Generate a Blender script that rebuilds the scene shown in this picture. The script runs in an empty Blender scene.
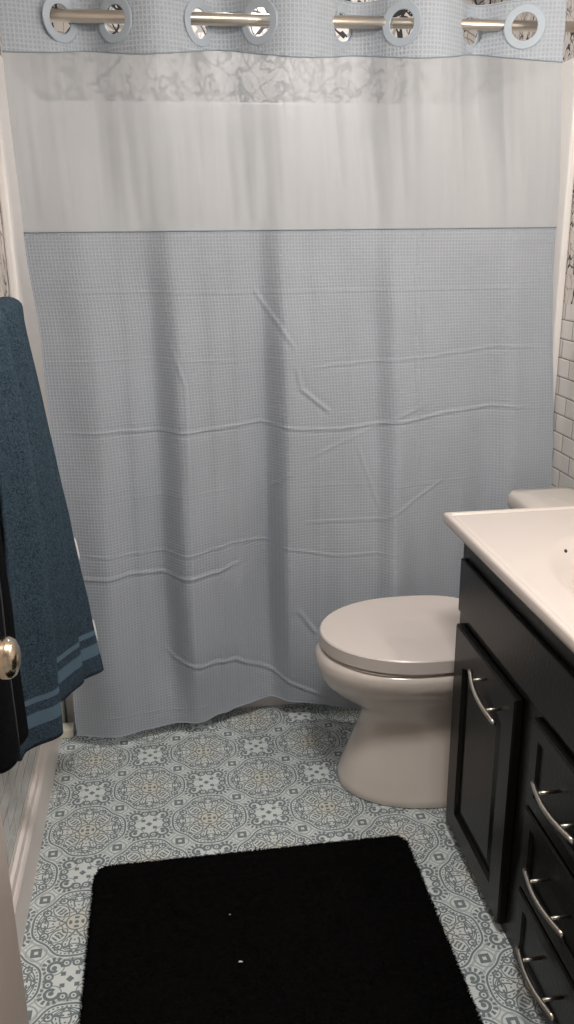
import bpy, bmesh, math, random
import numpy as np
from mathutils import Vector, Matrix, noise
random.seed(4)
C = bpy.context.scene.collection
PI = math.pi
H = 1.5

# ------------------------------------------------------------------ camera frame (f in pixels of the 574x1024 frame)
F = 862.0
def nrm(v): v = Vector(v); v.normalize(); return v
DEP = nrm((-129, -278, F)); DWN = nrm((28, 2659, F)); RGT = DWN.cross(DEP); RGT.normalize()
if RGT.x < 0: RGT = -RGT
DEP = RGT.cross(DWN)
if DEP.z < 0: DEP = -DEP
cam = bpy.data.cameras.new('camera'); co = bpy.data.objects.new('camera', cam); C.objects.link(co)
cam.sensor_fit = 'VERTICAL'; cam.sensor_height = 36; cam.sensor_width = 36; cam.lens = 36 * F / 1024
cam.clip_start = 0.02
# world axes expressed in camera (x right, y down, z forward); rows of the world->cam matrix
Rx = Vector((RGT.x, DEP.x, -DWN.x)); Ry = Vector((RGT.y, DEP.y, -DWN.y)); Rz = Vector((RGT.z, DEP.z, -DWN.z))
M = Matrix(((Rx.x, -Ry.x, -Rz.x, 0), (Rx.y, -Ry.y, -Rz.y, 0), (Rx.z, -Ry.z, -Rz.z, H), (0, 0, 0, 1)))
co.matrix_world = M
bpy.context.scene.camera = co

# ------------------------------------------------------------------ node expression helper
class G:
    def __init__(s, name):
        s.m = bpy.data.materials.new(name); s.m.use_nodes = True; s.t = s.m.node_tree; s.t.nodes.clear()
        s.out = s.t.nodes.new('ShaderNodeOutputMaterial')
    def n(s, typ, **kw):
        nd = s.t.nodes.new(typ)
        for k, v in kw.items(): setattr(nd, k, v)
        return nd
    def link(s, a, b): s.t.links.new(a.s if isinstance(a, E) else a, b)
    def set(s, sock, v):
        if isinstance(v, E): s.t.links.new(v.s, sock)
        elif isinstance(v, bpy.types.NodeSocket): s.t.links.new(v, sock)
        else: sock.default_value = v
    def math(s, op, *a):
        nd = s.n('ShaderNodeMath', operation=op)
        for i, v in enumerate(a): s.set(nd.inputs[i], v)
        return E(s, nd.outputs[0])
    def coords(s, kind='Object'):
        nd = s.n('ShaderNodeTexCoord'); sp = s.n('ShaderNodeSeparateXYZ')
        s.t.links.new(nd.outputs[kind], sp.inputs[0])
        s.vec = nd.outputs[kind]
        return [E(s, o) for o in sp.outputs]
    def comb(s, x, y, z=0.0):
        nd = s.n('ShaderNodeCombineXYZ')
        for i, v in enumerate((x, y, z)): s.set(nd.inputs[i], v)
        return nd.outputs[0]
    def noise(s, scale, detail=2, rough=.5, vec=None):
        nd = s.n('ShaderNodeTexNoise'); nd.inputs['Scale'].default_value = scale; nd.inputs['Detail'].default_value = detail
        nd.inputs['Roughness'].default_value = rough
        if vec is not None: s.set(nd.inputs['Vector'], vec)
        return E(s, nd.outputs['Fac'])
    def mix(s, f, a, b):
        nd = s.n('ShaderNodeMix', data_type='RGBA'); s.set(nd.inputs[0], f)
        s.set(nd.inputs[6], a if not isinstance(a, tuple) else (*a[:3], 1)); s.set(nd.inputs[7], b if not isinstance(b, tuple) else (*b[:3], 1))
        return nd.outputs[2]
    def bump(s, h, dist, strength=1.0):
        nd = s.n('ShaderNodeBump'); nd.inputs['Distance'].default_value = dist; nd.inputs['Strength'].default_value = strength
        s.set(nd.inputs['Height'], h); return nd.outputs[0]
    def bsdf(s, color, rough=.5, metal=0., normal=None, coat=0., sheen=0., spec=None):
        nd = s.n('ShaderNodeBsdfPrincipled')
        s.set(nd.inputs['Base Color'], color if not isinstance(color, tuple) else (*color[:3], 1))
        s.set(nd.inputs['Roughness'], rough); nd.inputs['Metallic'].default_value = metal
        if coat: nd.inputs['Coat Weight'].default_value = coat; nd.inputs['Coat Roughness'].default_value = .1
        if sheen: nd.inputs['Sheen Weight'].default_value = sheen
        if spec is not None: nd.inputs['Specular IOR Level'].default_value = spec
        if normal is not None: s.t.links.new(normal, nd.inputs['Normal'])
        s.t.links.new(nd.outputs[0], s.out.inputs[0]); return nd
class E:
    def __init__(s, g, sock): s.g = g; s.s = sock
    def __add__(s, o): return s.g.math('ADD', s, o)
    __radd__ = __add__
    def __sub__(s, o): return s.g.math('SUBTRACT', s, o)
    def __rsub__(s, o): return s.g.math('SUBTRACT', o, s)
    def __mul__(s, o): return s.g.math('MULTIPLY', s, o)
    __rmul__ = __mul__
    def __truediv__(s, o): return s.g.math('DIVIDE', s, o)
    def __rtruediv__(s, o): return s.g.math('DIVIDE', o, s)
    def abs(s): return s.g.math('ABSOLUTE', s)
    def sqrt(s): return s.g.math('SQRT', s)
    def cos(s): return s.g.math('COSINE', s)
    def sin(s): return s.g.math('SINE', s)
    def floor(s): return s.g.math('FLOOR', s)
    def frac(s): return s.g.math('FRACT', s)
    def round(s): return s.g.math('ROUND', s)
    def lt(s, o): return s.g.math('LESS_THAN', s, o)
    def gt(s, o): return s.g.math('GREATER_THAN', s, o)
    def max(s, o): return s.g.math('MAXIMUM', s, o)
    def min(s, o): return s.g.math('MINIMUM', s, o)
    def pow(s, o): return s.g.math('POWER', s, o)
    def clamp(s): nd = s.g.n('ShaderNodeClamp'); s.g.set(nd.inputs[0], s); return E(s.g, nd.outputs[0])

def plain(name, col, rough=.5, metal=0., bump=0., bscale=200, coat=0., var=0., sheen=0., spec=None):
    g = G(name); g.coords(); nz = g.noise(bscale, 3, vec=g.vec)
    c = col
    if var:
        n2 = g.noise(bscale * .15, 3, vec=g.vec)
        c = g.mix(n2, tuple(v * (1 - var) for v in col), tuple(min(1, v * (1 + var)) for v in col))
    g.bsdf(c, rough, metal, g.bump(nz, bump) if bump else None, coat, sheen, spec)
    return g.m

# ------------------------------------------------------------------ materials
def floor_mat():
    g = G('patterned_vinyl_floor'); x, y, z = g.coords('Object')
    c = .161
    u = (x + .107) / c; v = (y - 2.130) / c
    a = (u + v) * .5; b = (u - v) * .5
    fa = a - a.round(); fb = b - b.round()
    du = fa + fb; dv = fa - fb
    r = (du * du + dv * dv).sqrt()
    ad = du.abs(); bd = dv.abs()
    p = ad.max(bd); q = ad.min(bd)
    th = g.math('ARCTAN2', dv, du)
    c4 = (th * 4.0).cos(); c8 = (th * 8.0).cos(); 
    R = 0.575 + c4 * .035 + (c8 * -.5 + .5) * .03
    def line(e, w): return e.abs().lt(w)
    inside = r.lt(R + .03)
    # heart petals on the four axes
    sp = ((p - .13) / .43).clamp()
    w1 = (sp.pow(1.5) * PI).sin() * .17
    inp = w1.gt(.004)
    petal = q.lt(w1)
    m = line(q - w1, .012) * inp
    m = m.max(line(q - w1 * .72, .010) * inp * (p * 95.).cos().gt(-.3))
    m = m.max(line(q - w1 * .42, .011) * inp * p.gt(.3))
    m = m.max(petal * line(p - .44, .014) * q.gt(.02))
    # diagonal petals
    p2 = (ad + bd) * .7071; q2 = (ad - bd).abs() * .7071
    sp2 = ((p2 - .16) / .34).clamp()
    w2 = (sp2 * PI).sin() * .105
    m2 = line(q2 - w2, .010) * w2.gt(.004)
    m2 = m2.max(q2.lt(w2 * .6) * (p2 * 110.).cos().gt(.1))
    m2 = m2 * (1.0 - petal)
    m = m.max(m2)
    # rings
    # small curls between the petals, near the contour
    cx_ = p - .43; cy_ = q - .215
    cr = (cx_ * cx_ + cy_ * cy_).sqrt()
    m = m * (cr.gt(.07)); m = m.max(line(cr - .055, .013)).max(cr.lt(.020))
    cx2 = p - .30; cy2 = q - .17; cr2 = (cx2 * cx2 + cy2 * cy2).sqrt()
    m = m.max(line(p - .40 - q * q * 3., .010) * q.lt(.15))
    m = m.max(line(p - .50 + q * q * 3., .010) * petal)
    m = m.max(line(r - R, .015))
    m = m.max(line(r - (R - .075) - c8 * .012, .009) * (1.0 - petal))
    m = m.max(line(r - .145, .010))
    m = m.max(line(r - .085, .022) * (th * 4.0).cos().gt(.0))
    m = m.max(r.lt(.03))
    m = m.max(line(r - .30 - c8 * .03, .013) * (th * 40.).cos().gt(-.1)).max(line(r - .225 - c8 * .02, .008))
    m = m.max(line(r - (R - .04), .012) * (th * 64.).cos().gt(.1))
    m = m * inside
    # outer echo of the contour
    echo = line(r - (R + .06), .018) * .4
    # scroll cells
    su = (u - u.round()).abs(); sv = (v - v.round()).abs()
    odd = p.gt(.5)
    s = (su - .095).abs().max((sv - .095).abs()).lt(.032)
    s = s.max((su + sv).lt(.055))
    dx = su - .225; dy = sv - .205
    dr = (dx * dx + dy * dy).sqrt(); ph = g.math('ARCTAN2', dy, dx)
    s = s.max(line(dr - .078 - ph * .010, .022) * ph.gt(-2.3))
    s = s.max(dr.lt(.036))
    s = s.max(line(dr - .150, .032) * (ph * 13.).cos().gt(-.15) * ph.gt(-.9) * ph.lt(2.4))
    s = s.max(line(dr - .10 - ph.abs() * .01, .008) * ph.lt(-1.2) * .8)
    s = s.max(sv.lt(.014) * line(su - .36, .07))
    s = s.max(su.lt(.014) * line(sv - .36, .07))
    s = s.max(line(dr - .20 - ph.abs() * .015, .008) * ph.gt(-1.6) * ph.lt(3.0) * .6)
    ex_ = su - .07; ey_ = sv - .27; er = (ex_ * ex_ + ey_ * ey_).sqrt(); er2 = ((su - .28) * (su - .28) + (sv - .06) * (sv - .06)).sqrt()
    s = s.max(line(er - .050, .015)).max(line(er2 - .050, .015)).max(er.lt(.016)).max(er2.lt(.016))
    s = s * (1.0 - inside) * odd
    # small squares at the cell corners
    kx = (u + .5) - (u + .5).round(); ky = (v + .5) - (v + .5).round()
    km = kx.abs().max(ky.abs())
    k = line(km - .052, .024); koff = km.lt(.080)
    kd = (kx * kx + ky * ky).sqrt(); s = s.max(line(kd - .14, .012) * .6 * (1.0 - inside))
    pat = (m.max(s).max(echo * (1.0 - inside))) * (1.0 - koff)
    pat = pat.max(k)
    fine = g.noise(900, 3, vec=g.vec); big = g.noise(6, 3, vec=g.vec)
    pat = pat * (fine * .5 + .62).clamp()
    dark = g.mix(big, (.075, .095, .10), (.085, .135, .16))
    base = g.mix(fine, (.60, .645, .64), (.76, .81, .80))
    tint = (1.0 - r / .42).clamp() * inside * .55
    base = g.mix(tint, base, (.60, .53, .38))
    col = g.mix(pat * .95, base, dark)
    g.bsdf(col, .38, 0, g.bump(fine * .4 - pat * .4, .0006), spec=.35)
    return g.m

def tile_wall(name, axis='x'):
    """white subway tile below, twig wallpaper above z = 1.292"""
    g = G(name); x, y, z = g.coords('Object')
    hgt, wid = .0565, .113
    row = (z - .0) / hgt; ri = row.floor()
    colv = y / wid + (ri * .5); 
    fy = row.frac(); fx = colv.frac()
    dy = (fy - .5).abs() * hgt; dx = (fx - .5).abs() * wid
    grout = dy.gt(hgt * .5 - .0011).max(dx.gt(wid * .5 - .0011))
    edge = (((dy - (hgt * .5 - .005)) / .004).clamp()).max(((dx - (wid * .5 - .005)) / .004).clamp())
    vr = g.noise(9, 3, vec=g.vec)
    tile = g.mix(vr, (.60, .58, .56), (.70, .68, .65))
    tc = g.mix(grout, tile, (.06, .055, .05))
    # wallpaper: tangled twigs
    def twigs(scale, rot, off, wdt):
        yy = y * math.cos(rot) + z * math.sin(rot); zz = z * math.cos(rot) - y * math.sin(rot)
        vec = g.comb(yy * scale * 2.4 + off, zz * scale * .7, off)
        nz = g.noise(1.0, 1.5, .5, vec)
        return (nz - .5).abs().lt(wdt)
    t1 = twigs(9, .25, 1.3, .012); t2 = twigs(12, -.3, 7.7, .010); t3 = twigs(8, .7, 4.1, .009); t4 = twigs(16, -.75, 9.2, .011)
    tw = t1.max(t2); tw2 = t3.max(t4)
    wp = g.mix(tw2 * .7, (.62, .57, .53), (.20, .18, .17))
    wp = g.mix(tw, wp, (.02, .02, .022))
    up = z.gt(1.292)
    col = g.mix(up, tc, wp)
    rg = (up * .5) + (.07 + grout * .5 * (1.0 - up))
    hgtf = (1.0 - edge) * (1.0 - up) + vr * .25
    g.bsdf(col, rg, 0, g.bump(hgtf, .0012)); return g.m

def back_wall():
    g = G('twig_wallpaper'); x, y, z = g.coords('Object')
    def twigs(scale, rot, off, wdt):
        yy = x * math.cos(rot) + z * math.sin(rot); zz = z * math.cos(rot) - x * math.sin(rot)
        nz = g.noise(1.0, 1.5, .5, g.comb(yy * scale * 2.2 + off, zz * scale * .9, off))
        return (nz - .5).abs().lt(wdt)
    tw = twigs(8, .6, 1.3, .02).max(twigs(9, -.7, 7.7, .02)); tw2 = twigs(7, 1.1, 4.1, .016).max(twigs(9, -.2, 9.2, .016))
    wp = g.mix(tw2 * .7, (.62, .58, .54), (.18, .16, .16)); wp = g.mix(tw, wp, (.02, .02, .022))
    g.bsdf(wp, .6); return g.m

def waffle(name, scale=.0090, col=(.46, .50, .56), hole=(.355, .395, .45)):
    g = G(name); uv = g.coords('UV'); x, y = uv[0], uv[1]
    cx = ((x / scale).frac() - .5).abs() * 2; cy = ((y / scale).frac() - .5).abs() * 2
    rim = cx.max(cy)                     # 0 cell centre, 1 ridge
    hgt = rim.pow(2.0)
    nz = g.noise(60, 3, vec=g.vec); big = g.noise(3, 3, vec=g.vec)
    c = g.mix((hgt * .9 + nz * .25).clamp(), hole, col)
    c = g.mix(big * .25, c, (.45, .47, .49))
    sh = g.bsdf(c, .72, 0, g.bump(hgt + nz * .6, .0011), sheen=.1)
    tr = g.n('ShaderNodeBsdfTranslucent'); g.t.links.new(c, tr.inputs[0])
    mx = g.n('ShaderNodeMixShader'); mx.inputs[0].default_value = .10
    g.t.links.new(sh.outputs[0], mx.inputs[1]); g.t.links.new(tr.outputs[0], mx.inputs[2]); g.t.links.new(mx.outputs[0], g.out.inputs[0])
    return g.m

def sheer():
    g = G('sheer_voile'); x, y, z = g.coords('UV')
    st = g.noise(1.0, 3, .6, g.comb(x * 30, y * 1.1)); st2 = g.noise(1.0, 2, .5, g.comb(x * 9, y * .8))
    c = g.mix(st, (.46, .485, .505), (.56, .585, .60))
    df = g.n('ShaderNodeBsdfPrincipled'); g.t.links.new(c, df.inputs['Base Color']); df.inputs['Roughness'].default_value = .6
    g.t.links.new(g.bump(st2 * 1.2 + st * .5, .004), df.inputs['Normal'])
    tl = g.n('ShaderNodeBsdfTranslucent'); g.t.links.new(c, tl.inputs[0])
    m1 = g.n('ShaderNodeMixShader'); m1.inputs[0].default_value = .28
    g.t.links.new(df.outputs[0], m1.inputs[1]); g.t.links.new(tl.outputs[0], m1.inputs[2])
    tp = g.n('ShaderNodeBsdfTransparent'); tp.inputs[0].default_value = (.95, .95, .97, 1)
    m2 = g.n('ShaderNodeMixShader'); g.set(m2.inputs[0], .13 + st * .10)
    g.t.links.new(m1.outputs[0], m2.inputs[1]); g.t.links.new(tp.outputs[0], m2.inputs[2]); g.t.links.new(m2.outputs[0], g.out.inputs[0])
    return g.m

def terry(name, col, lite, bands=True):
    g = G(name); x, y, z = g.coords('UV')          # y = height above the hem in metres
    oc = g.n('ShaderNodeTexCoord').outputs['Object']
    f1 = g.noise(210, 4, .8, oc); f2 = g.noise(40, 4, .7, oc)
    ff = ((f1 - .38) * 3.2).clamp()
    c = g.mix(ff * .7 + f2 * .3, tuple(v * .45 for v in col), lite)
    h = f1 * 1.0 + f2 * .8
    if bands:
        b = (y - .066).abs().lt(.016).max((y - .112).abs().lt(.007))
        wv = ((y * 1500).sin() * .5 + .5)
        c = g.mix(b, c, tuple(min(1, v * 1.0) for v in lite)); h = h * (1.0 - b) + wv * b * .08 
    g.bsdf(c, .95, 0, g.bump(h, .006), sheen=.0, spec=.1); return g.m

M_floor = floor_mat(); M_tile = tile_wall('subway_tile_and_twig_wallpaper'); M_back = back_wall()
M_paint = plain('warm_white_paint', (.62, .585, .55), .5, bump=.0004, bscale=300)
M_ceil = plain('ceiling_paint', (.75, .74, .72), .8, bump=.001, bscale=150)
M_trim = plain('trim_paint', (.80, .73, .69), .35, bump=.0002, bscale=120, var=.05)
M_door = plain('door_paint', (.50, .43, .38), .4, bump=.0003, bscale=150, var=.05)
M_acryl = plain('tub_acrylic', (.80, .77, .74), .45)
M_porc = plain('glazed_porcelain', (.68, .615, .56), .14, coat=.4)
M_seat = plain('toilet_seat_plastic', (.68, .615, .57), .28)
M_marble = plain('cultured_marble', (.64, .575, .53), .24, coat=.15, var=.02, bscale=40)
M_wood = plain('black_painted_wood', (.0075, .0068, .0062), .30, bump=.0006, bscale=120, coat=.0, spec=.25)
M_nick = plain('brushed_nickel', (.62, .57, .50), .28, 1.0, bump=.0002, bscale=900)
M_chrome = plain('dark_chrome', (.55, .53, .50), .14, 1.0)
M_knob = plain('satin_brass_nickel', (.66, .55, .42), .2, 1.0)
M_waf = waffle('blue_waffle_weave'); M_wafh = waffle('blue_waffle_header', .0108, (.52, .57, .63), (.35, .40, .46)); M_sheer = sheer()
M_ring = plain('pale_blue_ring_plastic', (.40, .46, .52), .4)
M_stitch = plain('seam_thread', (.27, .32, .38), .8)
M_hem = plain('hem_fabric', (.40, .45, .52), .8, bump=.0006, bscale=700)
M_liner = plain('white_liner', (.75, .75, .73), .6)
M_terry = terry('slate_blue_terry', (.034, .058, .084), (.105, .165, .220))
M_blk = plain('black_cloth', (.0035, .0035, .0045), .9, bump=.002, bscale=260, var=.3, spec=.1)
M_zip = plain('zipper_grey', (.06, .06, .07), .5)
M_rug = plain('black_pile', (.0028, .0026, .0026), .95, bump=.004, bscale=300, spec=.05)
M_tag = plain('white_tag', (.85, .85, .85), .7)
M_dark = plain('dark_hole', (.01, .01, .01), .6)
M_cream = plain('cream_block', (.92, .88, .74), .5)

# ------------------------------------------------------------------ mesh helpers
def obj(name, bm, m, parent=None, smooth=False, loc=None, bevel=0, seg=2):
    me = bpy.data.meshes.new(name); bmesh.ops.recalc_face_normals(bm, faces=bm.faces)
    bm.to_mesh(me); bm.free(); me.materials.append(m)
    o = bpy.data.objects.new(name, me); C.objects.link(o)
    if loc: o.location = loc
    if parent: o.parent = parent
    if smooth:
        for p in me.polygons: p.use_smooth = True
    if bevel:
        md = o.modifiers.new('bevel', 'BEVEL'); md.width = bevel; md.segments = seg; md.limit_method = 'ANGLE'; md.angle_limit = .6
    return o
def BM(): return bmesh.new()
def add_box(bm, x0, x1, y0, y1, z0, z1):
    v = [bm.verts.new((x, y, z)) for z in (z0, z1) for y in (y0, y1) for x in (x0, x1)]
    for f in ((0, 2, 3, 1), (4, 5, 7, 6), (0, 1, 5, 4), (2, 6, 7, 3), (0, 4, 6, 2), (1, 3, 7, 5)): bm.faces.new([v[i] for i in f])
    return v
def box(x0, x1, y0, y1, z0, z1): bm = BM(); add_box(bm, x0, x1, y0, y1, z0, z1); return bm
def add_rings(bm, rings, cap=True, closed=True):
    vs = [[bm.verts.new(p) for p in r] for r in rings]
    n = len(vs[0])
    for a, b in zip(vs, vs[1:]):
        for i in range(n if closed else n - 1): bm.faces.new((a[i], a[(i + 1) % n], b[(i + 1) % n], b[i]))
    if cap: bm.faces.new(vs[0][::-1]); bm.faces.new(vs[-1])
    return vs
def add_tube(bm, pts, rad, n=12, flat=1.0, up=Vector((0, 0, 1))):
    pts = [Vector(p) for p in pts]; rings = []
    for i, p in enumerate(pts):
        t = (pts[min(i + 1, len(pts) - 1)] - pts[max(i - 1, 0)]).normalized()
        u = up if abs(t.dot(up)) < .95 else Vector((1, 0, 0))
        s = t.cross(u).normalized(); w = s.cross(t).normalized()
        r = rad[i] if isinstance(rad, (list, tuple)) else rad
        rings.append([p + s * math.cos(2 * PI * k / n) * r + w * math.sin(2 * PI * k / n) * r * flat for k in range(n)])
    add_rings(bm, rings)
def add_lathe(bm, prof, axis_o, axis_d, n=32):
    d = Vector(axis_d).normalized(); u = Vector((0, 0, 1)) if abs(d.z) < .9 else Vector((1, 0, 0))
    s = d.cross(u).normalized(); w = d.cross(s); o = Vector(axis_o)
    add_rings(bm, [[o + d * h + (s * math.cos(2 * PI * k / n) + w * math.sin(2 * PI * k / n)) * max(r, .0003) for k in range(n)] for r, h in prof])
def struct(name, bm, m, **k): o = obj(name, bm, m, **k); o['kind'] = 'structure'; return o
def thing(name, label, cat, loc=(0, 0, 0), group=None):
    o = bpy.data.objects.new(name, None); C.objects.link(o); o.location = loc; o['label'] = label; o['category'] = cat
    if group: o['group'] = group
    return o
def tag(o, label, cat): o['label'] = label; o['category'] = cat; return o
def under(o, parent):      # parent given in world coordinates: keep the mesh where it is
    o.parent = parent; o.location = Vector(o.location) - Vector(parent.location); return o
def interp(x, xs, ys):
    if x <= xs[0]: return ys[0]
    for i in range(len(xs) - 1):
        if x <= xs[i + 1]:
            t = (x - xs[i]) / (xs[i + 1] - xs[i]); t = t * t * (3 - 2 * t); return ys[i] * (1 - t) + ys[i + 1] * t
    return ys[-1]

# ------------------------------------------------------------------ the room
XL, XR, YN, YB, ZC = -.400, 1.190, -1.0, 3.262, 2.44
struct('floor', box(XL - .02, XR + .02, YN, YB, -.05, 0), M_floor)
struct('ceiling', box(XL - .1, XR + .1, YN - .1, YB + .1, ZC, ZC + .06), M_ceil)
struct('wall_left', box(XL - .1, XL, YN - .1, YB + .1, -.05, ZC), M_tile)
struct('wall_right', box(XR, XR + .1, YN - .1, YB + .1, -.05, ZC), M_tile)
struct('wall_back', box(XL, XR, YB, YB + .1, -.05, ZC), M_back)
struct('wall_near', box(XL, XR, YN - .1, YN, -.05, ZC), M_paint)
# baseboard on the left wall: flat board with stepped cap
bm = BM()
prof = [(XL, 0), (XL + .018, 0), (XL + .018, .112), (XL + .014, .120), (XL + .010, .124), (XL + .008, .142), (XL, .145)]
add_rings(bm, [[(x, y, z) for x, z in prof] for y in (YN, 2.478)])
struct('baseboard_left', bm, M_trim)
# acrylic tub surround flanges and panels
bm = BM(); add_box(bm, XL, XL + .022, 2.44, YB, .42, 1.945); struct('trim_1', bm, M_acryl, bevel=.006)
bm = BM(); add_box(bm, XR - .022, XR, 2.50, YB, .0, 1.955); struct('trim_2', bm, M_acryl, bevel=.006)
bm = BM(); add_box(bm, XL + .022, XR - .022, YB - .02, YB, .42, 1.928); struct('trim_3', bm, M_acryl, bevel=.006)
bm = BM(); add_box(bm, XL, XL + .022, 2.485, YB, 0, .42); struct('trim_4', bm, M_acryl, bevel=.004)
# little cream end block where baseboard meets the tub
bm = BM(); add_box(bm, -.385, -.345, 2.425, 2.470, .0, .030)
struct('trim_5', bm, M_cream, bevel=.003)

# ------------------------------------------------------------------ bathtub
tub = thing('bathtub', 'white bathtub behind the closed shower curtain, its front just showing under the hem', 'bathtub', (.395, 2.88, 0))
x0, x1, y0, y1 = XL + .024, XR - .024, 2.508, YB - .022
def rrect(x0, x1, y0, y1, r, z, n=8):
    out = []
    for cx, cy, a0 in ((x1 - r, y1 - r, 0), (x0 + r, y1 - r, 90), (x0 + r, y0 + r, 180), (x1 - r, y0 + r, 270)):
        for k in range(n + 1):
            a = math.radians(a0 + 90 * k / n); out.append((cx + r * math.cos(a), cy + r * math.sin(a), z))
    return out
bm = BM()
add_rings(bm, [rrect(x0, x1, y0 + .012, y1, .01, 0), rrect(x0, x1, y0 + .012, y1, .01, .37), rrect(x0, x1, y0, y1, .012, .385), rrect(x0, x1, y0, y1, .012, .412), rrect(x0 + .01, x1 - .01, y0 + .01, y1 - .01, .02, .42),
               rrect(x0 + .09, x1 - .09, y0 + .07, y1 - .05, .12, .42), rrect(x0 + .11, x1 - .11, y0 + .085, y1 - .065, .12, .40),
               rrect(x0 + .16, x1 - .2, y0 + .12, y1 - .1, .12, .09), rrect(x0 + .2, x1 - .26, y0 + .17, y1 - .15, .1, .07)])
under(obj('tub_shell', bm, M_acryl, smooth=False), tub)
bm = BM(); add_lathe(bm, [(0, 0), (.024, 0), (.024, .004), (.012, .005), (0, .005)], (x0 + .32, 2.88, .0705), (0, 0, 1), 20); under(obj('drain', bm, M_chrome), tub)

# ------------------------------------------------------------------ curtain
RY = 2.462; RZ = 2.016; RZG = 2.007; RR = .0150
RX = [-.211, -.078, .131, .282, .503, .649, .855, .980]
CX0, CX1 = -.350, 1.128
ks = [-.40] + RX + [1.135]
def header(x):
    # fabric in front of the rod outside the pairs, behind it between them
    for i in range(len(ks) - 1):
        if x <= ks[i + 1] or i == len(ks) - 2:
            t = (x - ks[i]) / (ks[i + 1] - ks[i]); break
    sgn = -1 if i % 2 == 0 else 1
    amp = .050 if sgn > 0 else .050
    if i == 0: t = .5 + t * .5
    if i == len(ks) - 2: t = t * .5
    return sgn * amp * math.sin(PI * t)
hx = [-.345, -.23, -.15, -.076, .019, .10, .149, .218, .317, .411, .49, .566, .70, .85, 1.0, 1.13]
hy = [-.078, -.098, -.090, -.078, -.058, -.028, -.010, .006, .000, -.028, -.066, -.088, -.055, -.075, -.05, -.06]
fx = [-.345, -.22, -.13, -.06, .02, .10, .17, .255, .32, .40, .50, .58, .64, .72, .83, .92, 1.0, 1.06, 1.13]
fy = [-.004, -.016, .010, .024, -.024, -.010, .002, .023, -.022, -.008, .002, .012, -.014, -.004, .004, .014, -.006, .0, .004]
creases = [[(-0.352, 1.358), (-0.11, 1.351), (0.188, 1.343), (0.384, 1.344), (0.73, 1.343), (1.137, 1.342)],
 [(-0.33, 0.971), (-0.165, 0.971), (0.053, 0.962), (0.264, 0.974), (0.382, 0.955), (0.501, 0.95), (0.723, 0.971), (0.805, 0.986), (0.991, 1.0), (1.144, 0.985)],
 [(-0.33, 0.627), (-0.073, 0.605), (0.03, 0.599), (0.196, 0.614), (0.349, 0.588), (0.474, 0.561), (0.695, 0.567)],
 [(-0.33, 0.551), (-0.136, 0.551), (-0.003, 0.53), (0.118, 0.531), (0.21, 0.552)],
 [(-0.052, 0.300), (-0.017, 0.258), (0.044, 0.246), (0.17, 0.226), (0.265, 0.172), (0.377, 0.115), (0.47, 0.071)],
 [(-0.257, 0.112), (-0.009, 0.089), (0.151, 0.11)], [(0.005, 1.247), (0.053, 1.092), (0.049, 0.813), (.04, .2)], [(0.368, 1.139), (0.383, 1.072), (0.471, 0.999)],
 [(0.366, 0.391), (0.427, 0.3)], [(0.715, 1.341), (0.723, 1.503)], [(0.718, 1.341), (0.733, 0.779)], [(0.351, 0.829), (0.29, 0.77)],
 [(0.381, 0.858), (0.773, 1.023)], [(0.383, 1.124), (0.47, 1.136), (0.737, 1.151), (0.979, 1.176), (1.134, 1.169)], [(0.38, 0.67), (0.629, 0.672), (0.845, 0.805)],
 [(-.35, 1.165), (-.1, 1.17), (.2, 1.155), (.38, 1.16)], [(-.3, .78), (0, .775), (.3, .79), (.7, .775), (1.1, .79)], [(.25, 1.36), (.37, 1.18)], [(.55, .9), (.62, .70)]]
crh = [.0022, .0045, .003, .0055, .007, .002, .0035, .006, .006, .004, .004, .004, .002, .003, .0025, .0015, .0012, .004, .003]
crw = [.0035, .0045, .004, .0055, .006, .004, .005, .006, .007, .005, .005, .005, .006, .004, .005, .004, .004, .006, .006]
def sm(t): t = min(1, max(0, t)); return t * t * (3 - 2 * t)
def cY(x, z):
    wh = sm((z - 1.42) / .50)                     # header waves die away downwards
    y = RY - .012 + header(x) * (wh if z > 1.42 else 0)
    lo = 1 - sm((z - .1) / 1.25)
    y += interp(x, hx, hy) * lo * .95
    xs = x - .035 * (z - 1.0) * sm(z)
    mid = (1 - sm((z - 1.0) / .75)) * .95 + .12
    y += interp(xs, fx, fy) * mid * (1.25 + .55 * (1 - sm((z - .5) / .5))) * (.35 + .65 * sm(z / .35))
    y += .012 * (noise.noise(Vector((x * 5, z * 1.2, 3.1)))) * (1 - .8 * wh)
    y += .0045 * noise.noise(Vector((x * 13, z * 5.5, 8.8))) * (1 - .9 * wh)
    if 1.50 < z < 1.96: y += sm((z - 1.5) / .05) * sm((1.96 - z) / .05) * .004 * noise.noise(Vector((x * 42, z * 3, 1.8)))
    return min(y, 2.498 if z < .5 else 3)
def cZtop(x): return 2.070
NXc = 420
xs_g = [CX0 + (CX1 - CX0) * i / NXc for i in range(NXc + 1)]
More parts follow.
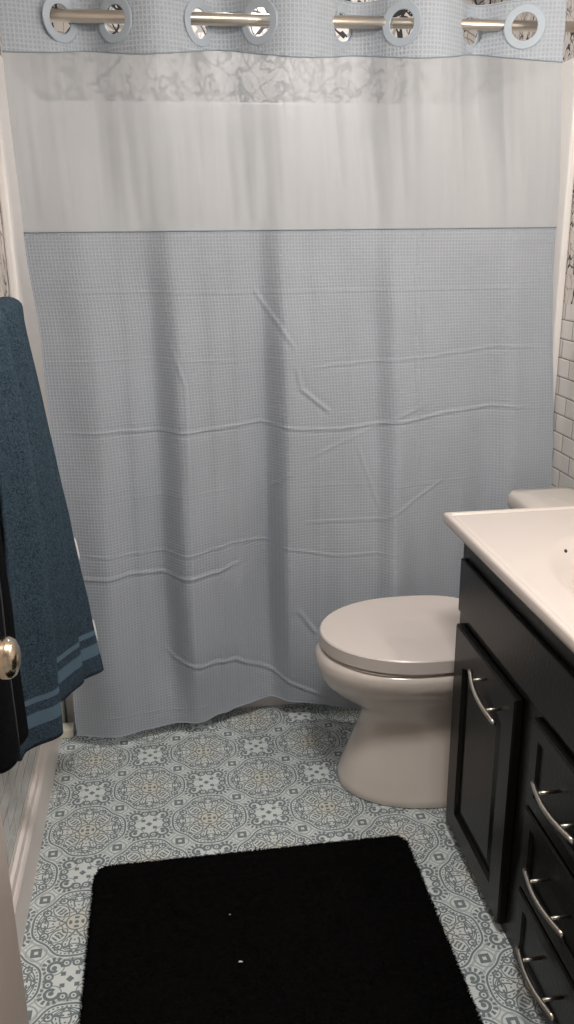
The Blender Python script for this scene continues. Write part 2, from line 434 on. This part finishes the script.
# arc length of the header, so the weave does not stretch
arc = [0]
for i in range(NXc): arc.append(arc[-1] + math.hypot(xs_g[i + 1] - xs_g[i], cY(xs_g[i + 1], 2.0) - cY(xs_g[i], 2.0)))
def Xedge(x, z):   # the curtain is a little narrower at the top right, wider below
    t = (x - CX0) / (CX1 - CX0)
    r = interp(z, [0, .8, 1.5, 1.95], [1.170, 1.166, 1.122, 1.080]); l = interp(z, [0, .8, 1.2, 1.5, 1.95], [-.328, -.322, -.330, -.348, -.350])
    return l + (r - l) * t
def seam_z(x): return 1.936 + .010 * header(x) / .04 + .004 * math.sin(x * 9)
curtain = thing('shower_curtain', 'pale blue waffle weave shower curtain with a sheer top window, hanging closed', 'shower curtain', (.39, RY, 0))
def crease_field(X, Z):
    D = np.zeros_like(X)
    for pl, hh, w in zip(creases, crh, crw):
        best = np.full(X.shape, 9.); endf = np.zeros_like(X)
        L = sum(math.dist(a, b) for a, b in zip(pl, pl[1:])); acc = 0
        for (ax, az), (bx, bz) in zip(pl, pl[1:]):
            l = math.dist((ax, az), (bx, bz)); t = np.clip(((X - ax) * (bx - ax) + (Z - az) * (bz - az)) / (l * l), 0, 1)
            d = np.hypot(X - ax - t * (bx - ax), Z - az - t * (bz - az))
            s = (acc + t * l) / L
            upd = d < best; best[upd] = d[upd]; endf[upd] = np.clip(np.minimum(s, 1 - s)[upd] * 9, 0, 1); acc += l
        D += hh * np.exp(-(best / w) ** 2) * endf - hh * .45 * np.exp(-(best / (w * 2.6)) ** 2) * endf
    return D
def sheet(name, z0f, z1f, nz, m, off=0., holes=False, thick=.0012, step=1, crease=True, parent=curtain):
    idx = list(range(0, NXc + 1, step)); nx = len(idx)
    V = np.zeros((nz + 1, nx, 3)); UV = np.zeros((nz + 1, nx, 2))
    for a, i in enumerate(idx):
        x = xs_g[i]; za, zb = z0f(x), z1f(x)
        for j in range(nz + 1):
            z = za + (zb - za) * j / nz; X = Xedge(x, z) if z < 1.96 else Xedge(x, 1.96)
            V[j, a] = (X, cY(x, z) + off, z); UV[j, a] = (arc[i] if za > 1.9 else x, z)
    if crease: V[:, :, 1] -= crease_field(V[:, :, 0], V[:, :, 2])
    me = bpy.data.meshes.new(name); fc = []
    rc = []
    if holes: rc = [np.interp(rx, [Xedge(q, 2.0) for q in xs_g], arc) for rx in RX]
    for j in range(nz):
        for a in range(nx - 1):
            if holes:
                s = (arc[idx[a]] + arc[idx[a + 1]]) / 2; z = (V[j, a, 2] + V[j + 1, a, 2]) / 2
                if any((s - c) ** 2 + (z - RZG) ** 2 < .040 ** 2 for c in rc): continue
            p = j * nx + a; fc.append((p, p + 1, p + nx + 1, p + nx))
    me.from_pydata([tuple(v) for v in V.reshape(-1, 3)], [], fc); me.update()
    ul = me.uv_layers.new(name='UVMap'); UVf = UV.reshape(-1, 2)
    li = np.zeros(len(me.loops), dtype=np.int32); me.loops.foreach_get('vertex_index', li)
    ul.data.foreach_set('uv', UVf[li].reshape(-1).astype(np.float32))
    for p in me.polygons: p.use_smooth = True
    me.materials.append(m); o = bpy.data.objects.new(name, me); C.objects.link(o)
    if thick: md = o.modifiers.new('solid', 'SOLIDIFY'); md.thickness = thick; md.offset = 0
    under(o, parent); return o
def hem_z(x): return interp(x, [-.35, -.1, .1, .19, .26, .34, .45, .6, .8, 1.1], [.040, .042, .048, .060, .066, .060, .050, .042, .04, .04])
sheet('lower_panel', hem_z, lambda x: 1.507, 360, M_waf)
sheet('sheer_window', lambda x: 1.503, lambda x: seam_z(x) + .003, 60, M_sheer, thick=0)
sheet('header_band', seam_z, cZtop, 60, M_wafh, holes=True, crease=False)
def seam(name, zf, r=.0016, m=M_stitch, off=-.0016):
    bm = BM(); pts = []
    for i in range(0, NXc + 1, 2):
        x = xs_g[i]; z = zf(x); pts.append((Xedge(x, min(z, 1.96)), cY(x, z) + off, z))
    add_tube(bm, pts, r, 6); under(obj(name, bm, m, smooth=True), curtain)
seam('window_seam', lambda x: 1.507, .0017); seam('header_seam', seam_z, .0017); seam('top_hem', lambda x: 2.069, .0022, M_ring, 0)
seam('bottom_hem', hem_z, .0022, M_hem, 0)
# side hem of the sheer and a white liner strip behind the rod
def side(name, x, z0, z1, w, m):
    bm = BM(); pts = [(Xedge(x, z0 + (z1 - z0) * k / 60), cY(x, z0 + (z1 - z0) * k / 60) - .0012, z0 + (z1 - z0) * k / 60) for k in range(61)]
    add_tube(bm, pts, w, 6); under(obj(name, bm, m, smooth=True), curtain)
side('side_hem', CX0 + .001, .05, 1.50, .0018, M_hem); side('side_hem', CX1 - .001, .05, 1.50, .0018, M_hem)
# grommet rings: flat split rings on the tangent of the cloth
for i, rx in enumerate(RX):
    # parameter x whose mapped X is rx
    xp = min(xs_g, key=lambda q: abs(Xedge(q, 1.96) - rx)); e = .012
    P = Vector((rx, cY(xp, RZG), RZG)); T = Vector((Xedge(xp + e, 1.96) - Xedge(xp - e, 1.96), cY(xp + e, RZ) - cY(xp - e, RZ), 0)).normalized()
    N = Vector((T.y, -T.x, 0)); N = N if N.y < 0 else -N
    bm = BM(); n = 40; rings = []
    for rr, hh in ((.0330, .0015), (.0345, .0028), (.0515, .0028), (.0535, .0015), (.0535, -.0015), (.0515, -.0028), (.0345, -.0028), (.0330, -.0015)):
        rings.append([P + T * math.cos(2 * PI * k / n) * rr + Vector((0, 0, 1)) * math.sin(2 * PI * k / n) * rr + N * hh for k in range(n)])
    add_rings(bm, rings + [rings[0]], cap=False); bmesh.ops.remove_doubles(bm, verts=bm.verts, dist=1e-6)
    under(obj('grommet_ring', bm, M_ring, smooth=False, bevel=0), curtain)

# ------------------------------------------------------------------ rod
rod = thing('shower_rod', 'round brushed metal shower curtain rod near the top, threaded through the curtain rings', 'curtain rod', (.395, RY, RZ))
def seg(name, xa, xb, r):
    bm = BM(); add_lathe(bm, [(r * .9, 0), (r, .001), (r, xb - xa - .001), (r * .9, xb - xa)], (xa, RY, RZ), (1, 0, 0), 32)
    under(obj(name, bm, M_nick, smooth=True), rod)
seg('outer_tube', XL + .012, .632, RR); seg('inner_tube', .628, XR - .012, RR * .86)
for xx, d in ((XL, 1), (XR, -1)):
    bm = BM(); add_lathe(bm, [(.0, 0), (.036, 0), (.036, .006), (.026, .014), (.021, .03), (.0, .03)], (xx + d * .0005, RY, RZ), (d, 0, 0), 32); under(obj('wall_flange', bm, M_nick, smooth=True), rod)

# ------------------------------------------------------------------ toilet
toilet = thing('toilet', 'white elongated toilet with its lid closed, between the shower curtain and the black vanity', 'toilet', (.80, 2.09, 0))
TC = 2.090
def egg(xf, xb, hw, z, n=56, wide=.58, pw=2.0, backpow=3.0, cy=TC):
    """outline pointing to -X; widest at xf + wide*(xb-xf)"""
    out = []; xm = xf + wide * (xb - xf)
    for k in range(n):
        a = 2 * PI * k / n; c, s = math.cos(a), math.sin(a)
        if c < 0: x = xm - (xm - xf) * abs(c) ** (2 / pw); y = hw * math.copysign(abs(s) ** (2 / pw), s)
        else: x = xm + (xb - xm) * abs(c) ** (2 / backpow); y = hw * math.copysign(abs(s) ** (2 / backpow), s)
        out.append((x, cy + y, z))
    return out
bm = BM()
S = [(.432, .98, .176, 0.0), (.428, .985, .180, .004), (.434, .985, .176, .025), (.462, .985, .155, .10), (.488, .985, .138, .17), (.500, .985, .130, .215), (.496, .985, .130, .238),
     (.466, .98, .133, .262), (.430, .975, .139, .285), (.402, .97, .150, .308), (.385, .965, .168, .330), (.376, .962, .188, .350), (.370, .96, .201, .368), (.367, .96, .206, .384), (.368, .96, .207, .402), (.376, .958, .204, .414), (.392, .95, .192, .418)]
add_rings(bm, [egg(a, b, w, z, wide=.5, pw=2.15) for a, b, w, z in S])
under(obj('bowl', bm, M_porc, smooth=True), toilet)
def slab(name, xf, xb, hw, z0, z1, m, tilt=0., dome=0.):
    bm = BM(); e = .0035
    R = [egg(xf + e, xb - e, hw - e, z0, wide=.52), egg(xf + .001, xb, hw - .001, z0 + e * .6, wide=.52), egg(xf, xb, hw, z0 + e, wide=.52), egg(xf, xb, hw, z1 - e, wide=.52), egg(xf + .002, xb - .002, hw - .002, z1 - e * .4, wide=.52), egg(xf + e, xb - e, hw - e, z1, wide=.52)]
    R += [egg(xf + .05, xb - .04, hw - .04, z1 + dome * .6, wide=.52), egg(xf + .12, xb - .12, hw - .12, z1 + dome, wide=.52)]
    vs = add_rings(bm, R)
    for v in bm.verts: v.co.z += tilt * (v.co.x - xf)
    o = obj(name, bm, m, smooth=True); o.data.set_sharp_from_angle(angle=.5); return under(o, toilet)
slab('seat_ring', .386, .80, .195, .4185, .4235, M_seat)
slab('lid', .379, .875, .206, .4265, .467, M_seat, dome=.0015)
for dy in (-.07, .07):
    bm = BM(); add_box(bm, .850, .885, TC + dy - .02, TC + dy + .02, .4175, .445); under(obj('lid_hinge', bm, M_seat, bevel=.006), toilet)
# tank
def rr2(x0, x1, y0, y1, r, z): return rrect(x0, x1, y0, y1, r, z, 6)
bm = BM(); add_rings(bm, [rr2(1.02, 1.178, TC - .19, TC + .19, .03, .40), rr2(1.005, 1.18, TC - .205, TC + .205, .035, .43), rr2(.998, 1.182, TC - .205, TC + .215, .035, .715), rr2(.998, 1.182, TC - .205, TC + .215, .035, .722)])
under(obj('tank', bm, M_porc, smooth=False, bevel=.003), toilet)
bm = BM(); add_rings(bm, [rr2(.980, 1.185, TC - .212, TC + .234, .04, .7235), rr2(.972, 1.187, TC - .218, TC + .240, .042, .732), rr2(.972, 1.187, TC - .218, TC + .240, .042, .764), rr2(.980, 1.183, TC - .210, TC + .232, .04, .774), rr2(1.02, 1.16, TC - .19, TC + .19, .03, .779)])
under(obj('tank_lid', bm, M_porc, smooth=True), toilet)
bm = BM(); add_rings(bm, [rr2(.90, 1.17, TC - .11, TC + .11, .03, .15), rr2(.90, 1.17, TC - .12, TC + .12, .03, .395)]); under(obj('tank_shelf', bm, M_porc), toilet)
bm = BM(); add_tube(bm, [(.992, TC + .15, .66), (.975, TC + .15, .66)], .010, 12); add_tube(bm, [(.976, TC + .155, .66), (.972, TC + .12, .658), (.972, TC + .075, .652)], [.007, .006, .008], 10)
under(obj('flush_lever', bm, M_chrome, smooth=True), toilet)

# ------------------------------------------------------------------ vanity
VY0, VY1 = .955, 1.862; XF = .687; ZT = .806
van = thing('vanity_cabinet', 'black painted bathroom vanity cabinet with one raised panel door and a stack of drawers', 'cabinet', (.93, 1.41, 0))
bm = BM(); add_box(bm, XF + .0195, XR - .0125, VY1 - .018, VY1, .0, ZT); add_box(bm, XF + .0195, XR - .0125, VY0, VY0 + .018, 0, ZT); add_box(bm, XR - .012, XR - .002, VY0, VY1, .0, ZT); add_box(bm, XF + .0195, XR - .0125, VY0 + .0182, VY1 - .0182, .09, .105)
under(obj('carcass', bm, M_wood), van)
bm = BM()
for za, zb in ((0, .035), (.595, .63), (.735, ZT)): add_box(bm, XF - .0005, XF + .019, VY0, VY1 - .0, za, zb)
for ya, yb in ((VY1 - .045, VY1), (1.385, 1.462), (VY0, VY0 + .045)):
    for za, zb in ((.0352, .5948), (.6302, .7348)): add_box(bm, XF - .0005, XF + .019, ya, yb, za, zb)
under(obj('face_frame', bm, M_wood), van)
bm = BM(); add_box(bm, XF - .012, XF - .0006, VY0 + .0, VY1 - .014, .622, .757); under(obj('false_front', bm, M_wood, bevel=.003), van)
XD = .667
def panel_front(name, ya, yb, za, zb, fw=.055, rec=.008, raised=True, arch=0., ox=XD, depth=None):
    bm = BM(); d = XF - .0012 - ox
    def loop(i, x, ar=0): 
        y0, y1, z0, z1 = ya + i, yb - i, za + i, zb - i
        n = 12; pts = [(x, y0, z0)]
        pts += [(x, y0 + (y1 - y0) * k / n, z1 - ar * 1.0 + ar * math.sin(PI * k / n) ) for k in range(n + 1)]
        pts += [(x, y1, z0)]
        return pts
    L = [loop(0, XF - .0012), loop(0, ox + .004), loop(.004, ox), loop(fw, ox, arch), loop(fw + .003, ox + rec, arch), loop(fw + .012, ox + rec, arch)]
    if raised: L += [loop(fw + .035, ox + rec - .005, arch)]
    add_rings(bm, L)
    return under(obj(name, bm, M_wood), van)
door = panel_front('door', 1.466, 1.834, .028, .592, .060, .010, arch=.03)
drs = [(.412, .602), (.214, .402), (.030, .203)]
drawers = [panel_front('drawer', VY0 + .03, 1.383, a, b, .032, .006, raised=False) for a, b in drs]
def pull(parent, ya, za, yb, zb, xf=XD, bow=.012, out=.030, r=.0052):
    bm = BM(); n = 16; pts = []
    for k in range(n + 1):
        t = k / n; pts.append((xf - out + bow * 0 - bow * math.sin(PI * t) + .004, ya + (yb - ya) * t, za + (zb - za) * t))
    add_tube(bm, pts, [r] * (n + 1), 10, flat=1.0)
    for t in (.22, .78):
        k = int(t * n); p = pts[k]; add_tube(bm, [(p[0], p[1], p[2]), (xf + .006, p[1], p[2])], .0035, 8)
    o = obj('pull_handle', bm, M_nick, smooth=True, bevel=0); o.parent = parent; o.location = -Vector(van.location) - Vector(parent.location) ; return o
for d, (a, b), z in zip(drawers, drs, (.515, .317, .127)): pull(d, 1.302, z, 1.135, z)
o = pull(door, 1.655, .562, 1.500, .520)
# one-piece marble top with basin
top = thing('sink_countertop', 'cream one-piece vanity countertop with an integral oval sink basin, on the black cabinet', 'countertop', (.93, 1.42, ZT))
TX0, TX1, TY0, TY1, TZ = .661, XR - .001, .905, 1.950, .840
bx, by, rx_, ry_ = .930, 1.42, .190, .325
NX, NY = 90, 170
bm = BM(); grid = []
def topz(x, y):
    e = min(x - TX0, y - TY0, TY1 - y)
    z = TZ
    if e < .005: z -= .005 * (1 - e / .005) ** 2
    if .012 < e: z -= .0022 * sm((e - .012) / .004)
    if .015 < e < .022: z -= .0026 * math.sin(PI * (e - .015) / .007)
    q = math.sqrt(((x - bx) / rx_) ** 2 + ((y - by) / ry_) ** 2)
    if q < 1.0: z -= .125 * (1 - q * q) ** 1.7 
    return z
def frame_samples(a, b, n, fine):
    s = [a + (b - a) * k / n for k in range(n + 1)]
    for f in fine: s += [a + f]
    for f in fine: s += [b - f]
    return sorted(set(round(v, 5) for v in s))
gx = frame_samples(TX0, TX1, NX, (.0005, .0015, .003, .005, .009, .013, .015, .017, .019)); gy = frame_samples(TY0, TY1, NY, (.0005, .0015, .003, .005, .009, .013, .015, .017, .019))
gv = [[bm.verts.new((x, y, topz(x, y))) for x in gx] for y in gy]
for j in range(len(gy) - 1):
    for i in range(len(gx) - 1): bm.faces.new((gv[j][i], gv[j][i + 1], gv[j + 1][i + 1], gv[j + 1][i]))
# skirt and underside
per = [gv[0][i] for i in range(len(gx))] + [gv[j][-1] for j in range(1, len(gy))] + [gv[-1][i] for i in range(len(gx) - 2, -1, -1)] + [gv[j][0] for j in range(len(gy) - 2, 0, -1)]
prev = per
for dz, ins in ((TZ - .018, 0), (TZ - .024, .001), (ZT + .003, .006), (ZT + .0005, .010)):
    cur = []
    for v in per:
        x = min(max(v.co.x, TX0 + ins), TX1); y = min(max(v.co.y, TY0 + ins), TY1 - ins); cur.append(bm.verts.new((x, y, dz)))
    for i in range(len(per)): bm.faces.new((prev[i], prev[(i + 1) % len(per)], cur[(i + 1) % len(per)], cur[i]))
    prev = cur
under(obj('basin_top', bm, M_marble, smooth=True), top)
bm = BM(); add_box(bm, XR - .020, XR - .0012, TY0, TY1, TZ - .004, TZ + .085); under(obj('backsplash', bm, M_marble, bevel=.004), top)
bm = BM(); zz = topz(.930, by) ; add_lathe(bm, [(0, 0), (.026, 0), (.026, .003), (.018, .004), (.016, .001), (0, .001)], (.930, by, zz + .0005), (0, 0, 1), 24); under(obj('drain', bm, M_chrome, smooth=False), top)
# overflow slot on the far end of the bowl
oy = 1.672; ox_ = .850; oz = topz(ox_, oy)
d = Vector((topz(ox_ - .002, oy) - topz(ox_ + .002, oy), topz(ox_, oy - .002) - topz(ox_, oy + .002), .004)).normalized()
bm = BM(); add_lathe(bm, [(0, -.004), (.0055, -.004), (.0062, .0006), (.004, .0012), (0, .0012)], (ox_, oy, oz), d, 18)
sl = Vector((.48, .88, 0)); sl = (sl - d * d.dot(sl)).normalized(); cr = d.cross(sl)
for v in bm.verts: q = v.co - Vector((ox_, oy, oz)); v.co = Vector((ox_, oy, oz)) + d * q.dot(d) + sl * q.dot(sl) * 1.25 + cr * q.dot(cr) * .6
under(obj('overflow_hole', bm, M_dark), top)

# ------------------------------------------------------------------ left door, folded flat against the wall
dr = struct('door_1', box(-.337, -.302, .475, 1.238, .012, 2.03), M_door, bevel=.002)
bm = BM()
KX, KY, KZ = -.3015, 1.190, .908
add_lathe(bm, [(0, 0), (.034, 0), (.034, .003), (.029, .008), (.014, .012), (.012, .022), (.017, .027), (.028, .034), (.032, .043), (.0315, .053), (.026, .061), (.014, .066), (0, .067)], (KX, KY, KZ), (1, 0, 0), 40)
kb = obj('door_knob', bm, M_knob, smooth=True); kb.parent = dr
bm = BM()
for z in (.25, 1.02, 1.8): add_box(bm, XL + .0005, -.337, .45, .474, z - .045, z + .045)
h = obj('door_hinge', bm, M_nick); h.parent = dr

# ------------------------------------------------------------------ towel bar, towel, black garment
bar = thing('towel_bar', 'metal towel bar on the left wall, covered by the hanging towel', 'towel bar', (-.36, 1.7, 1.355))
BXc, BZ = -.334, 1.344
bm = BM(); add_tube(bm, [(BXc, 1.33, BZ), (BXc, 2.062, BZ)], .008, 16); under(obj('bar', bm, M_nick, smooth=True), bar)
for yy in (1.335, 2.052):
    bm = BM(); add_lathe(bm, [(0, 0), (.022, 0), (.022, .006), (.010, .012), (.009, .056), (.013, .060), (.013, .074), (0, .076)], (XL + .0005, yy, BZ), (1, 0, 0), 20); under(obj('bar_bracket', bm, M_nick, smooth=True), bar)

def catmull(P, n):
    P = [Vector(p) for p in P]; out = []
    P = [P[0] * 2 - P[1]] + P + [P[-1] * 2 - P[-2]]
    for i in range(1, len(P) - 2):
        for k in range(n):
            t = k / n; a, b, c, d = P[i - 1], P[i], P[i + 1], P[i + 2]
            out.append(.5 * ((2 * b) + (c - a) * t + (2 * a - 5 * b + 4 * c - d) * t * t + (3 * b - a - 3 * c + d) * t ** 3))
    out.append(P[-2]); return out
def hanging(name, parent, bottom, topY, zbot, m, frontx, backz, thick, n=14, nv=90, fall=.75, zhem=None, nz=.002, backx=-.382, rip=.0):
    B = catmull([(x, y, 0) for x, y in bottom], n); nb = len(B)
    V = []; UVl = []
    rb = .017
    for k, b in enumerate(B):
        t = k / (nb - 1); yt = topY[0] + (topY[1] - topY[0]) * t
        # keep some of the fold in the top
        zb = zbot + (zhem(t) if zhem else 0)
        col = []; uvc = []
        for j in range(nv + 1):            # hem up to the bar
            s = j / nv; z = zb + (BZ - zb) * s
            w = (1 - s) ** fall; wd = (base := (.50 - .46 * sm((t - .70) / .14)) * (1 - .75 * sm((s - .45) / .55))) + (1 - base) * (1 - s) ** (.55 + .5 * sm((t - .72) / .12))
            sx = B[0].x + (B[-1].x - B[0].x) * t; sy = B[0].y + (B[-1].y - B[0].y) * t
            x = frontx + (sx - frontx) * w + (b.x - sx) * wd * (1 if s < .97 else 1); y = yt + (sy - yt) * w + (b.y - sy) * wd * (1 - s * .5)
            x += rip * math.sin(t * 36 + z * 2.2) * (.3 + .7 * s) * (1 - sm((t - .85) / .1)) + nz * noise.noise(Vector((x * 30, y * 22, z * 9))); y += nz * noise.noise(Vector((y * 25, z * 9, 5)))
            x = max(x, backx + .022)
            col.append((x, y, z)); uvc.append((t, z - zb))
        for j in range(1, 9):              # over the bar
            a = PI * j / 9; cx = (col[nv][0] + backx) / 2; r = (col[nv][0] - backx) / 2
            col.append((cx + r * math.cos(a), yt, BZ + (rb + .004) * math.sin(a))); uvc.append((t, .9))
        for j in range(0, 31):             # back layer
            s = j / 30; z = BZ + (backz - BZ) * s; col.append((backx, yt + (b.y - yt) * .3 * s * (1 if t > .5 else .3), z)); uvc.append((t, .9))
        V.append(col); UVl.append(uvc)
    nc = len(V[0]); me = bpy.data.meshes.new(name)
    vs = [p for c in V for p in c]; uvs = [p for c in UVl for p in c]
    fc = [(k * nc + j, (k + 1) * nc + j, (k + 1) * nc + j + 1, k * nc + j + 1) for k in range(nb - 1) for j in range(nc - 1)]
    me.from_pydata(vs, [], fc); ul = me.uv_layers.new(name='UVMap')
    for lp in me.loops: ul.data[lp.index].uv = uvs[lp.vertex_index]
    for p in me.polygons: p.use_smooth = True
    me.materials.append(m); o = bpy.data.objects.new(name, me); C.objects.link(o)
    md = o.modifiers.new('solid', 'SOLIDIFY'); md.thickness = thick; md.offset = 0
    if parent: under(o, parent)
    return o, V
towel = thing('bath_towel', 'slate blue terry bath towel with woven border bands, hanging on the left wall', 'towel', (-.30, 1.86, .43))
TB = [(-.352, 1.640), (-.345, 1.675), (-.318, 1.700), (-.288, 1.722), (-.276, 1.747), (-.287, 1.772), (-.318, 1.785), (-.336, 1.815), (-.322, 1.855), (-.292, 1.890), (-.264, 1.950), (-.249, 1.985), (-.259, 2.002), (-.285, 2.000),
      (-.282, 1.985), (-.262, 1.990), (-.232, 2.012), (-.206, 2.036), (-.209, 2.056), (-.240, 2.066), (-.290, 2.072)]
o, TV = hanging('terry_cloth', towel, TB, (1.665, 2.082), .428, M_terry, -.318, .52, .007, fall=1.0, zhem=lambda t: .012 * (1 - t) ** 2, rip=.0085)
# small white care tags and a hanging loop on the far edge
def edge_at(z):
    c = TV[-22]; return min(c[:91], key=lambda p: abs(p[2] - z))
for z, l in ((.735, .055), (.505, .065)):
    k = max(range(len(TV)), key=lambda q: TV[q][45][0] + TV[q][45][1] * .3)
    c = TV[k]; pts = [min(c[:91], key=lambda p: abs(p[2] - (z + l * q / 6))) for q in range(7)]
    bm = BM(); add_tube(bm, [(p[0] + .004 , p[1] + .006, p[2]) for i, p in enumerate(pts)], [.0012, .0025, .003, .003, .003, .0025, .001], 8)
    under(obj('care_tag', bm, M_tag, smooth=True), towel)
gar = thing('black_garment', 'black zip-up garment hanging beside the blue towel, behind the door knob', 'garment', (-.32, 1.5, .5))
GB = [(-.372, 1.455), (-.350, 1.470), (-.336, 1.50), (-.330, 1.535), (-.338, 1.56), (-.326, 1.595), (-.322, 1.612), (-.336, 1.626), (-.362, 1.628)]
o, GV = hanging('garment_body', gar, GB, (1.43, 1.590), .515, M_blk, -.350, .60, .006, fall=1.3, zhem=lambda t: .03 * (2 * t - .9) ** 2)
c = GV[len(GV) * 4 // 10]
bm = BM(); add_tube(bm, [(p[0] + .005, p[1], p[2]) for p in c[2:85:3]], .002, 6); under(obj('zipper', bm, M_zip, smooth=True), gar)

# ------------------------------------------------------------------ rug
bm = BM()
rx0, rx1, ry0, ry1 = -.236, .550, .62, 1.806
ang = 0
NXr, NYr = 110, 150
def rc(u, v):    # square grid pulled to rounded corners
    x = rx0 + (rx1 - rx0) * u; y = ry0 + (ry1 - ry0) * v; r = .035
    dx = max(rx0 + r - x, x - (rx1 - r), 0); dy = max(ry0 + r - y, y - (ry1 - r), 0)
    if dx > 0 and dy > 0:
        L = math.hypot(dx, dy); k = max(dx, dy) / L
        x += (dx - dx * k) * (1 if x < rx0 + r else -1); y += (dy - dy * k) * (1 if y < ry0 + r else -1)
    return x, y
top_v = []; bot_v = []
for j in range(NYr + 1):
    rt, rb_ = [], []
    for i in range(NXr + 1):
        x, y = rc(i / NXr, j / NYr); e = min(i, NXr - i, j, NYr - j)
        jx = .0025 * noise.noise(Vector((x * 90, y * 90, 0))); z = .017 + .004 * noise.noise(Vector((x * 60, y * 60, 2))) + .003 * noise.noise(Vector((x * 12, y * 12, 6)))
        if e == 0: z = .008
        rt.append(bm.verts.new((x + jx, y + .0025 * noise.noise(Vector((x * 90, y * 90, 9))), z))); rb_.append(bm.verts.new((x, y, .001)) if e == 0 else None)
    top_v.append(rt); bot_v.append(rb_)
for j in range(NYr):
    for i in range(NXr): bm.faces.new((top_v[j][i], top_v[j][i + 1], top_v[j + 1][i + 1], top_v[j + 1][i]))
per = [(0, i) for i in range(NXr + 1)] + [(j, NXr) for j in range(1, NYr + 1)] + [(NYr, i) for i in range(NXr - 1, -1, -1)] + [(j, 0) for j in range(NYr - 1, 0, -1)]
for k in range(len(per)):
    a = per[k]; b = per[(k + 1) % len(per)]; bm.faces.new((top_v[a[0]][a[1]], bot_v[a[0]][a[1]], bot_v[b[0]][b[1]], top_v[b[0]][b[1]]))
bm.faces.new([bot_v[a][b] for a, b in per])
rug = thing('bath_rug', 'black shaggy rectangular bath rug lying on the patterned floor', 'rug', ((rx0 + rx1) / 2, 1.2, 0))
under(obj('rug_base', bm, M_rug), rug)
bm = BM()
def tuft(x, y, z, dx, dy, l, w):
    d = Vector((dx, dy, 0)); s = Vector((-dy, dx, 0)).normalized() * w if d.length > 0 else Vector((w, 0, 0)); b = Vector((x, y, z))
    m_ = b + d * .5 * l + Vector((0, 0, l * .45)); t = b + d * l + Vector((0, 0, l * .35))
    v = [bm.verts.new(p) for p in (b - s, b + s, m_ + s * .7, m_ - s * .7, t)]
    bm.faces.new(v[:4]); bm.faces.new((v[3], v[2], v[4]))
for k in range(14000):
    u, v = random.random(), random.random()
    if k < 6000:
        sd = random.random(); 
        if sd < .45: v = 1 - random.random() * .004
        elif sd < .72: u = random.random() * .006
        else: u = 1 - random.random() * .006
    x, y = rc(u, v)
    a = random.uniform(0, 2 * PI)
    if k < 6000 and random.random() < .7: a = math.atan2((v - .5) if v > .99 else 0, (u - .5) if u < .01 or u > .99 else 0) + random.uniform(-.7, .7)
    tuft(x, y, .010 if k < 6000 else .016, math.cos(a), math.sin(a), random.uniform(.003, .008) if k < 6000 else random.uniform(.006, .012), random.uniform(.0008, .0016))
pile = obj('rug_pile', bm, M_rug); under(pile, rug); pile['kind'] = 'stuff'
for nm, p, sz, lab in (('lint_speck', (.092, 1.452, .0235), .0045, 'tiny white speck of lint near the middle of the black rug'), ('lint_speck', (.080, 1.590, .023), .0022, 'fainter lint speck on the black rug, farther back toward the toilet')):
    bm = BM(); add_tube(bm, [(-sz, 0, 0), (-sz * .3, sz * .3, sz * .15), (sz * .4, -sz * .1, sz * .2), (sz * 1.1, sz * .15, 0)], [sz * .15, sz * .4, sz * .35, sz * .12], 8)
    o = obj(nm, bm, M_tag, smooth=True, loc=p); tag(o, lab, 'lint')

# ------------------------------------------------------------------ light
def area(name, loc, rot, sx, sy, e, col):
    l = bpy.data.lights.new(name, 'AREA'); l.shape = 'RECTANGLE'; l.size = sx; l.size_y = sy; l.energy = e; l.color = col
    o = bpy.data.objects.new(name, l); o.location = loc; o.rotation_euler = rot; C.objects.link(o)
def bulb(loc, e, col, r=.05):
    l = bpy.data.lights.new('vanity_bulb', 'POINT'); l.energy = e; l.color = col; l.shadow_soft_size = r
    o = bpy.data.objects.new('vanity_bulb', l); o.location = loc; C.objects.link(o)
for yy in (1.12, 1.42, 1.72): bulb((1.05, yy, 2.02), 6.2, (1, .93, .86), .055)
area('ceiling_fill', (.35, 1.0, 2.42), (0, 0, 0), .35, .35, 24, (1, .955, .92))  # unseen overhead fill, added to support the vanity bulbs
area('shower_fill', (.4, 2.88, 2.42), (0, 0, 0), .25, .25, 8, (1, .97, .95))  # added fill above the tub, brightens the surround strips and the sheer
w = bpy.data.worlds.new('world'); bpy.context.scene.world = w; w.use_nodes = True
w.node_tree.nodes['Background'].inputs[0].default_value = (.8, .85, .9, 1); w.node_tree.nodes['Background'].inputs[1].default_value = .15
vs = bpy.context.scene.view_settings
vs.view_transform = 'Standard'; vs.look = 'None'; vs.gamma = 1; vs.use_curve_mapping = False; vs.exposure = 0.0
